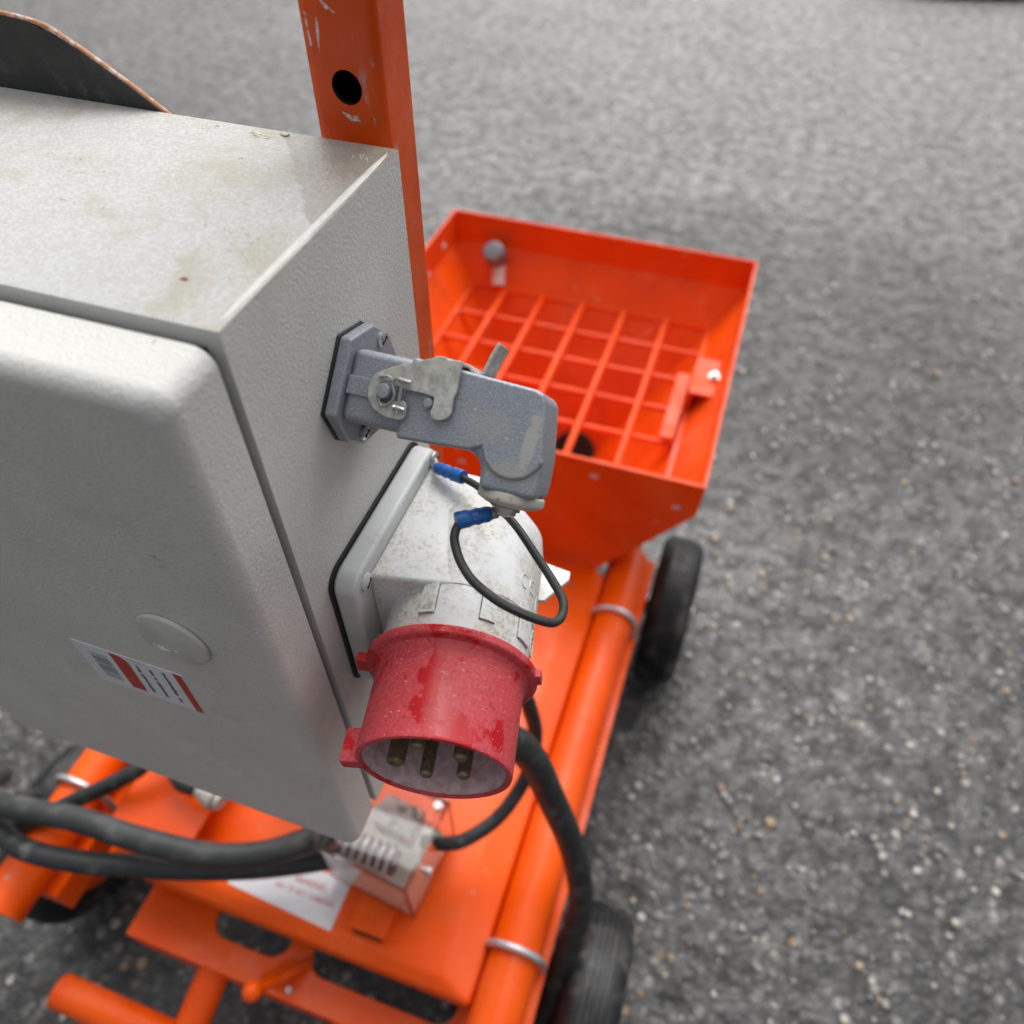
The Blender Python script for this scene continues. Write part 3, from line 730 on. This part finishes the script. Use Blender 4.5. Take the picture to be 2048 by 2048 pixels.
# blanking cap under the neck
NA = L(0, -1, 0)
bm = NB(); lathe(bm, [(-.0012, .0100), (-.0006, .0107), (.0012, .0109), (.0020, .0105), (.0032, .0080), (.0039, .0045), (.0039, 0)], L(-.0517, -.0168, .2384), NA, 40); part('blanking_cap', bm, M['capgrey'], plug)
# lever
LV = [(-.10079, .00568), (-.10059, .00847), (-.09963, .0102), (-.09833, .01148), (-.09387, .01396), (-.08917, .01609), (-.08261, .01878), (-.0813, .0197), (-.08025, .02002), (-.0782, .0200), (-.0769, .0194), (-.0755, .0198), (-.07274, .01984), (-.0726, .01587), (-.07245, .01017), (-.0730, .0089), (-.0726, .004), (-.0732, .0025), (-.07444, .00147), (-.07633, .00086), (-.0777, .0008), (-.0786, .0012), (-.07927, .00292), (-.0789, .0052), (-.0791, .0074), (-.0821, .00791), (-.08973, .00783), (-.0917, .0086), (-.0933, .0092), (-.0953, .0092), (-.0972, .0080), (-.0980, .0060), (-.0974, .0040), (-.0960, .0028), (-.0940, .0024), (-.0915, .0035), (-.08989, .0041), (-.0887, .00436), (-.0877, .0040), (-.08717, .00313), (-.08698, -.00034), (-.0876, -.0012), (-.08855, -.00166), (-.0914, -.0018), (-.09448, -.00141), (-.09803, .00018), (-.10014, .00287)]
bm = NB(); prism(bm, LV, .2238, .2252, lambda x, u, h: L(x, u, h)); bev(bm, .00035, 2, 40)
lev = part('lever', bm, M['lever'], plug)
# strap over the hood and the bent finger tab
def strip(prof, v0, v1, th):
    bm = NB(); P = catmull([Vector((a, b, 0)) for a, b in prof], 5); up = []; dn = []
    for i, p in enumerate(P):
        t_ = (P[min(i+1, len(P)-1)]-P[max(i-1, 0)]).normalized(); n_ = Vector((-t_.y, t_.x, 0))
        up.append((p.x+n_.x*th/2, p.y+n_.y*th/2)); dn.append((p.x-n_.x*th/2, p.y-n_.y*th/2))
    prism(bm, up+dn[::-1], v0, v1, lambda x, u, h: L(x, u, h)); bev(bm, .0004, 2, 40); return bm
part('lever_strap', strip([(-.0800, .0196), (-.0765, .0193), (-.0730, .0192)], .2248, .2560, .0012), M['lever'], lev)
part('finger_tab', strip([(-.0745, .0195), (-.0722, .0192), (-.0708, .0180), (-.0692, .0174), (-.0676, .0182), (-.0668, .0208), (-.0660, .0240), (-.0645, .0282)], .2302, .2425, .0012), M['lever'], lev)
bm = NB(); lathe(bm, [(-.003, .00235), (.0012, .00240), (.0018, .0021), (.0020, 0)], L(-.09525, .00585, .2238), L(0, 0, -1), 28); part('pivot', bm, M['cast'], lev)
bm = NB(); lathe(bm, [(-.002, .0017), (.0018, .0016), (.0022, .0013), (.0023, 0)], L(-.0808, .0054, .2262), L(0, 0, -1), 24); part('locking_peg', bm, M['cast'], hood)
bm = NB(); tube(bm, catmull([L(x, u, .2228) for x, u in ((-.0962, .0104), (-.09477, .01059), (-.09352, .0102), (-.0927, .0090), (-.09217, .00746), (-.0913, .00552), (-.0917, .0036), (-.0931, .0021), (-.0942, .00155), (-.09522, .00177), (-.0959, .0030), (-.0957, .0040))], 6), .00042, 8)
tube(bm, catmull([L(x, u, .2225) for x, u in ((-.0926, .0093), (-.0918, .0104), (-.09056, .01051), (-.0899, .0098), (-.08958, .00878), (-.0894, .0055), (-.08934, .00246))], 6), .00045, 8)
part('lever_spring', bm, M['spring'], lev)
bm = NB(); tube(bm, [L(-.0912, .0102, .2228), L(-.0905, .0104, .2224), L(-.0868, .0102, .2226)], .00075, 10)
tube(bm, [L(-.0906, .0017, .2228), L(-.0895, .0018, .2222), L(-.0872, .0016, .2226)], .00075, 10)
tube(bm, [L(-.0892, .0026, .2225), L(-.0893, .0002, .2226)], .0004, 8)
ball(bm, L(-.0905, .0017, .2222), .0009, 10)
part('spring_pins', bm, M['steel'], lev)
bm = NB(); tube(bm, [L(-.0974, .0105, .2240), L(-.0968, .0108, .2222)], .0008, 12); part('stop_peg', bm, M['steel'], lev)

# ================================================================== red five-pin power inlet
inl = thing('power_inlet', (-.09, .17, -.27), 'white power inlet with chalky red pin collar on the right of the cabinet', 'power inlet')
O = Vector((-.0600, .0957, -.2642)); A = Vector((-.2, .98, .03)).normalized()
E1 = A.cross(Vector((0, 0, 1))).normalized(); E2 = E1.cross(A)
def B(th, s, r): th = radians(th); return O+A*s+(E1*sin(th)+E2*cos(th))*r
bm = NB(); prism(bm, rrect(.1342, .2162, -.3016, -.2252, .0085), -.1152, -.1140, lambda a, b, h: (h, a, b)); part('gasket', bm, M['blackgasket'], inl)
bm = NB(); prism(bm, rrect(.1352, .2152, -.3005, -.2262, .0080), -.1140, -.1048, lambda a, b, h: (h, a, b)); bev(bm, .0018, 4, 50); part('flange', bm, M['flangegrey'], inl)
for (y, z) in ((.1437, -.2335), (.2105, -.2325)):
    screw((-.1050, y, z), (1, 0, 0), .0035, inl, (0, 1, .6), 'flangegrey' if y < .2 else 'steel', dome=.22)
# box behind the barrel: top flat, front face square to the barrel
FB = [(-.1049, .1462), (-.0655, .1543), (-.0765, .2090), (-.1049, .2090)]
bm = NB(); prism(bm, FB, -.297, -.2331, lambda a, b, h: (a, b, h)); bev(bm, .0016, 3)
part('housing', bm, M['white'], inl)
# barrel with domed back
bm = NB(); RB = .0290
lathe(bm, [(.0370, .026), (.0400, .0286), (.0410, RB), (.060, RB), (.0604, RB+.0004), (.095, RB+.0008), (.104, RB-.0004), (.110, RB-.0045), (.1135, RB-.011), (.115, RB-.019), (.1155, 0)], O, A, 72)
barrel = part('barrel', bm, M['whitedirty'], inl)
def patch(t0, t1, s0, s1, r, h, mat, name, skew=0, lab=None):
    bm = NB(); n = 6; lo = []; hi = []
    for k in range(n+1):
        t_ = t0+(t1-t0)*k/n
        for s_ in (s0, s1):
            lo.append((t_, s_))
    V = {}
    for key, rr in (('l', r-.0008), ('h', r+h)):
        for k in range(n+1):
            for j, s_ in enumerate((s0, s1)): V[key, k, j] = bm.verts.new(B(t0+(t1-t0)*k/n, s_+skew*k/n, rr))
    for k in range(n):
        bm.faces.new((V['h', k, 0], V['h', k+1, 0], V['h', k+1, 1], V['h', k, 1]))
        for j in (0, 1): bm.faces.new((V['l', k, j], V['l', k+1, j], V['h', k+1, j], V['h', k, j]))
    for k in (0, n): bm.faces.new((V['l', k, 0], V['l', k, 1], V['h', k, 1], V['h', k, 0]))
    bmesh.ops.recalc_face_normals(bm, faces=bm.faces[:])
    return part(name, bm, M[mat], barrel, lab)
patch(-24, -12.8, .0472, .0606, RB, .0011, 'whitedirty', 'raised_pad'); patch(20.4, 32, .0474, .0600, RB, .0010, 'white', 'raised_pad'); patch(55.7, 72, .0477, .0602, RB, .0010, 'white', 'raised_pad')
def seam(t0, t1, s0, s1):
    bm = NB(); q = [(t0+(t1-t0)*k/6, s0) for k in range(7)]+[(t1, s1)]+[(t1-(t1-t0)*k/6, s1) for k in range(1, 7)]+[(t0, s0)]
    tube(bm, [B(a, b, RB+.0001) for a, b in q], .00022, 6); part('pad_seam', bm, M['seam'], barrel)
seam(-24.2, -12.6, .0470, .0608); seam(20.2, 32.2, .0472, .0602); seam(55.4, 72.2, .0475, .0604)
patch(-22.6, -14.2, .0483, .0600, RB+.0011, .00010, 'mark', 'grimy_recess')
def onbar(pts, r): return [B(t_, s_, r) for t_, s_ in pts]
bm = NB()      # CE mark
def ear(c, s_, w_, h_, a0, a1): return [(c+w_*cos(radians(a0+(a1-a0)*k/10)), s_+h_*sin(radians(a0+(a1-a0)*k/10))) for k in range(11)]
tube(bm, onbar(ear(55, .0728, 4.6, .0030, 60, 300), RB+.0006), .00034, 6)
tube(bm, onbar(ear(66.5, .0733, 4.6, .0030, 60, 300), RB+.0006), .00034, 6)
tube(bm, onbar([(62.2, .0733), (66.5, .0733)], RB+.0006), .00034, 6)
part('embossed_ce_mark', bm, M['white'], barrel)
bm = NB()
for s0, s1 in ((.064, .0745), (.0475, .0585)):
    c = (s0+s1)/2; tube(bm, onbar([(84+5.5*cos(2*pi*k/20), c+(s1-s0)/2*sin(2*pi*k/20)) for k in range(21)], RB+.0003), .0005, 6)
    for q in (.3, .5, .7): tube(bm, onbar([(81, s0+(s1-s0)*q), (87, s0+(s1-s0)*q+.001)], RB+.0003), .0004, 6)
part('embossed_oval', bm, M['mark'], barrel)
# flat ear of the lower cover standing out to the right
bm = NB(); plate(bm, [(-.070, .180, -.2815), (-.0465, .1880, -.2815), (-.0392, .2025, -.2815), (-.0400, .2068, -.2815), (-.070, .210, -.2815)], .0022); bev(bm, .0003, 1)
part('cover_ear', bm, M['white'], inl)
# red collar
bm = NB(); RO, RI = .0282, .0256
lathe(bm, [(.0385, RI), (.0012, RI+.0002), (.0003, RI+.0006), (0, RI+.0014), (.0004, RO-.0003), (.0014, RO), (.030, RO), (.0343, RO+.0006), (.0362, RO+.0018), (.0364, .0322), (.0369, .0329), (.0376, .0332), (.0396, .0332), (.0403, .0326), (.0405, .0288)], O, A, 96)
for f in bm.faces:
    c = f.calc_center_median()-O; s_ = c.dot(A); r_ = (c-A*s_).length
    if r_ < RI+.0002 and s_ > .0003: f.material_index = 1
coll = part('collar', bm, [M['red'], M['redin']], inl)
def lug(th, s0, s1, r0, r1, hw, name):
    bm = NB(); th = radians(th); d = E1*sin(th)+E2*cos(th); e = A.cross(d)
    vs_ = []
    for r_ in (r0, r1):
        for i, j in ((s0, -hw), (s1, -hw), (s1, hw), (s0, hw)): vs_.append(bm.verts.new(O+A*i+d*r_+e*j))
    for f in ((3,2,1,0),(4,5,6,7),(0,1,5,4),(1,2,6,5),(2,3,7,6),(3,0,4,7)): bm.faces.new([vs_[i] for i in f])
    bmesh.ops.recalc_face_normals(bm, faces=bm.faces[:]); bev(bm, .0006, 3); return part(name, bm, M['red'], coll)
lug(-97, -.0002, .0128, .0265, .0345, .0030, 'keyway')
lug(-88, .0364, .0404, .0300, .0368, .0042, 'flange_lug'); lug(82, .0365, .0403, .0300, .0348, .0034, 'flange_lug')
bm = NB(); lathe(bm, [(.040, .0262), (.0385, .0262), (.0380, .020), (.0380, 0)], O, A, 48); part('pin_carrier', bm, M['insert'], inl)
for ang, r_, L0 in ((252-3, .0036, .004), (112, .0026, .004), (195, .0026, .0035), (20, .0026, .004), (-38, .0026, .004)):
    pass
for e1_, e2_, r_ in ((-.0150, -.0052, .0034), (-.0054, .0116, .0026), (-.0045, -.0138, .0026), (.0094, .0062, .0026), (.0096, -.0108, .0026)):
    c = O+E1*e1_+E2*e2_; bm = NB()
    lathe(bm, [(.0385, r_), (.0042, r_), (.0032, r_*.92), (.0026, r_*.7), (.0024, r_*.35), (.0024, 0)], c, A, 24); part('pin', bm, M['brass'], inl)

# ================================================================== earthing wire between plug cap and inlet flange
gw = thing('earthing_wire', (-.06, .15, -.2), 'thin black earthing wire with blue crimp sleeves looping from plug cap to inlet flange', 'wire')
WP = [(-.0662, .1460, -.1885), (-.0662, .1432, -.1893), (-.065, .1398, -.1897), (-.0609, .1338, -.1901), (-.0549, .1286, -.191), (-.0461, .1248, -.192), (-.0386, .1241, -.1941), (-.0317, .1253, -.1972), (-.028, .1279, -.2002), (-.0267, .1323, -.2014), (-.0281, .1373, -.2007), (-.0333, .1432, -.2004), (-.0422, .1535, -.2029), (-.0518, .1646, -.206), (-.0601, .1739, -.2107), (-.0673, .1815, -.2144), (-.0772, .192, -.2209), (-.0870, .1983, -.2250)]
bm = NB(); tube(bm, catmull(WP, 6), .00148, 14); part('wire', bm, M['wire'], gw)
bm = NB()      # moulded print strip on the sheath
q = catmull(WP, 6); seg = q[34:44]; tube(bm, [p+L(0, .0002, -.0012) for p in seg], .0006, 6); part('sheath_ridge', bm, M['wire'], gw)
def sleeve(p0, p1, name='crimp_sleeve'):
    p0, p1 = Vector(p0), Vector(p1); d = p1-p0; bm = NB(); n = 12
    rad = [r_*1.12 for r_ in (.0025, .0027, .0026, .00262, .0027, .00235, .0022, .00255, .00245, .00225, .0024, .00235, .0020)]
    tube(bm, [p0+d*k/n for k in range(n+1)], .0026, 20, rad=rad); return part(name, bm, M['blue'], gw)
S1a, S1b = (-.0672, .1466, -.1877), (-.0578, .1536, -.1881)
sleeve(S1a, S1b)
bm = NB(); d = (Vector(S1b)-Vector(S1a)).normalized()
tube(bm, [Vector(S1b)-d*.001, Vector(S1b)+d*.0022], .0021, 14); tg = part('cable_lug', bm, M['spring'], gw)
bm = NB(); tube(bm, [Vector(S1b)+d*.0005, Vector(S1b)+d*.0025], .0014, 8); part('copper_strands', bm, M['strand'], tg)
cs = L(-.0524, -.0209, .2386)
bm = NB(); lathe(bm, [(0, .0044), (.0009, .0044), (.0009, 0)], cs, NA, 24); part('ring_terminal', bm, M['spring'], gw)
screw(cs+NA*.0009, NA, .0034, gw, (1, 0, 0), 'spring', dome=.3)
S2a, S2b = (-.0860, .1980, -.2245), (-.1000, .2032, -.2285)
sleeve(S2a, S2b)
bm = NB(); tube(bm, [Vector(S2b), Vector((-.1030, .2085, -.2305))], .0014, 12); lathe(bm, [(0, .0040), (.0008, .0040), (.0008, 0)], (-.1046, .2105, -.2325), (1, 0, 0), 20); part('ring_terminal', bm, M['steel'], gw)

# ================================================================== clear switch box on the deck bracket
sb = thing('clear_switch_box', (-.1381, .1446, -.77), 'scuffed clear plastic switch box with ribbed metal gland, below the cabinet on the deck', 'switch box')
sb.rotation_euler = (0, 0, -.10)
BX0, BX1, BY0, BY1, BZ0, BZ1 = -.2265, -.1381, .1446, .2265, -.7700, -.6850
bm = NB(); box(bm, BX0, BX1, BY0, BY1, BZ0, BZ1)
bev(bm, .004, 3)
b2 = NB(); box(b2, BX0+.003, BX1-.003, BY0+.003, BY1-.003, BZ0+.003, BZ1-.003); bev(b2, .002, 2)
bmesh.ops.reverse_faces(b2, faces=b2.faces[:])
mp = {v: bm.verts.new(v.co) for v in b2.verts}
for f in b2.faces: bm.faces.new([mp[v] for v in f.verts])
b2.free()
bl = NB(); box(bl, BX0-.0015, BX1+.0015, BY0-.0015, BY1+.0015, BZ1+.0004, BZ1+.0034); bev(bl, .0010, 2); lid_bm = bl
part('clear_body', bm, M['clear'], sb); part('clear_lid', lid_bm, M['clear'], sb)
GO, GA = Vector((-.2120, .1640, -.7110)), Vector((1, .06, -.03))
bm = NB(); lathe(bm, [(0, 0), (0, .0105), (.050, .0105), (.050, 0)], GO, GA, 28); gl = part('ribbed_gland', bm, M['tyre'], sb)
for k in range(6):
    bm = NB(); lathe(bm, [(.004+k*.0080+.0020*cos(2*pi*q_/10), .0128+.0020*sin(2*pi*q_/10)) for q_ in range(10)], GO, GA, 32, close=True); part('gland_rib', bm, M['galv'], gl)
bm = NB(); box(bm, -.1980, -.1600, .1880, .2150, -.730, -.702); bev(bm, .003, 2); tb = part('terminal_block', bm, M['termblock'], sb)
bm = NB(); ball(bm, (-.1625, .1850, -.7030), .0030, 10); part('red_button', bm, M['redink'], tb)
bm = NB(); box(bm, -.2220, -.1430, .1490, .2220, -.7665, -.7640); part('base_plate', bm, M['capgrey'], sb)
bm = NB(); lathe(bm, [(-.010, .003), (0, .003), (0, .0048), (.003, .0048), (.003, 0)], (BX1, .1770, -.7290), (1, 0, 0), 16); part('screw', bm, M['galv'], sb)
bm = NB(); lathe(bm, [(-.010, .003), (0, .003), (0, .0038), (.002, .0038), (.002, 0)], (-.1460, .2185, BZ1+.0035), (0, 0, 1), 16); part('screw', bm, M['galv'], sb)
bm = NB(); lathe(bm, [(0, .011), (.012, .0125), (.016, .0125), (.018, .010)], (-.2275, .1640, -.7100), (-1, -.2, .05), 20); part('cable_nut', bm, M['cabledust'], sb)

# ================================================================== cables
def cable(name, pts, r, mat, label, sub=8):
    c = catmull(pts, sub); bm = NB(); tube(bm, c, r, 18)
    return solo(name, bm, M[mat], label, 'cable', 'black cables on the cart', loc=tuple(c[0]))
cable('rubber_cable', [(-.205, .185, -.718), (-.232, .1725, -.712), (-.271, .141, -.708), (-.316, .1225, -.705), (-.359, .1165, -.705), (-.40, .1135, -.707), (-.45, .112, -.710), (-.52, .105, -.725), (-.60, .11, -.77), (-.66, .15, -.86)], .0110, 'cabledust', 'thick dusty cable bowed from the clear switch box across the deck front')
cable('rubber_cable', [(-.21, .172, -.742), (-.2406, .1548, -.742), (-.29, .1318, -.742), (-.349, .1100, -.738), (-.396, .0965, -.735), (-.45, .083, -.735), (-.51, .080, -.745), (-.57, .10, -.78), (-.60, .14, -.85)], .0100, 'cable', 'clean black cable just below the dusty one, along the white deck label')
cable('rubber_cable', [(-.150, .200, -.735), (-.1270, .2045, -.728), (-.111, .212, -.722), (-.0900, .236, -.715), (-.076, .264, -.695), (-.071, .283, -.66), (-.075, .287, -.60), (-.095, .275, -.52), (-.14, .20, -.43), (-.16, .19, -.405)], .0066, 'cable', 'slim black cable from the clear switch box to behind the red collar')
cable('rubber_cable', [(-.135, .185, -.405), (-.128, .19, -.43), (-.105, .206, -.465), (-.078, .222, -.505), (-.060, .2335, -.555), (-.0420, .2360, -.625), (-.0165, .2290, -.705), (.0015, .2105, -.775), (.0015, .190, -.815), (-.0015, .165, -.862), (-.0040, .135, -.910), (-.03, .11, -.950), (-.10, .12, -.975)], .0118, 'cable', 'heavy black cable hanging over the right side tube to the front wheel')
cable('rubber_cable', [(-.56, .09, -.79), (-.50, .125, -.755), (-.44, .163, -.722), (-.4257, .1837, -.712), (-.40, .235, -.66), (-.35, .245, -.55), (-.28, .21, -.44), (-.27, .20, -.405)], .0080, 'cable', 'black cable at the far left, rising beneath the cabinet from the deck')
hs_ = thing('short_hose', (-.38, .175, -.74), 'short black hose loop with grey fitting under the left of the cabinet door', 'hose')
bm = NB(); tube(bm, catmull([(-.43, .30, -.70), (-.416, .225, -.715), (-.4030, .188, -.722), (-.391, .176, -.724), (-.378, .174, -.724), (-.362, .176, -.723)], 8), .0078, 16); part('hose', bm, M['cable'], hs_)
bm = NB(); lathe(bm, [(0, .0095), (.010, .0095), (.011, .0115), (.020, .0115), (.021, .008), (.026, .008), (.026, 0)], (-.366, .1755, -.7225), (1, -.22, .0), 20); part('hose_fitting', bm, M['capgrey'], hs_)
bm = NB(); lathe(bm, [(0, .010), (.030, .010), (.033, .007), (.033, 0)], (-.243, .174, -.712), (-.25, .9, .5), 20)
solo('pipe_fitting', bm, M['capgrey'], 'pale pipe fitting behind the dusty cable, left of the clear switch box', 'fitting', loc=(-.246, .186, -.74))
# dark rubber flap fixed to the back of the cabinet, worn orange edge
fx = [(-.335, -.0845), (-.290, -.0850), (-.2500, -.0870), (-.2350, -.0925), (-.2179, -.1024), (-.2090, -.1083), (-.2003, -.1140), (-.190, -.1222), (-.180, -.134)]
rf = thing('rubber_flap', (-.26, .231, -.2), 'dark rubber flap with worn orange upper edge behind the cabinet', 'flap')
bm = NB(); prism(bm, fx+[(-.180, -.30), (-.335, -.30)], .2287, .2325, lambda a, b, h: (a, h, b)); part('flap_sheet', bm, M['cable'], rf, smooth=False)
bm = NB(); tube(bm, catmull([(a, .2300, b+.0002) for a, b in fx], 6), .0009, 8); part('worn_edge', bm, M['woodedge'], rf)
bm = NB(); c = catmull([(.15, 4.52, -H+.02), (.26, 4.47, -H+.02), (.38, 4.43, -H+.02), (.60, 4.42, -H+.02), (1.0, 4.55, -H+.02), (1.7, 4.9, -H+.02)], 8); tube(bm, c, .022, 12)
solo('distant_hose', bm, M['cable'], 'dark hose lying on the asphalt at the far top right corner', 'hose', loc=(.3, 4.45, -H))
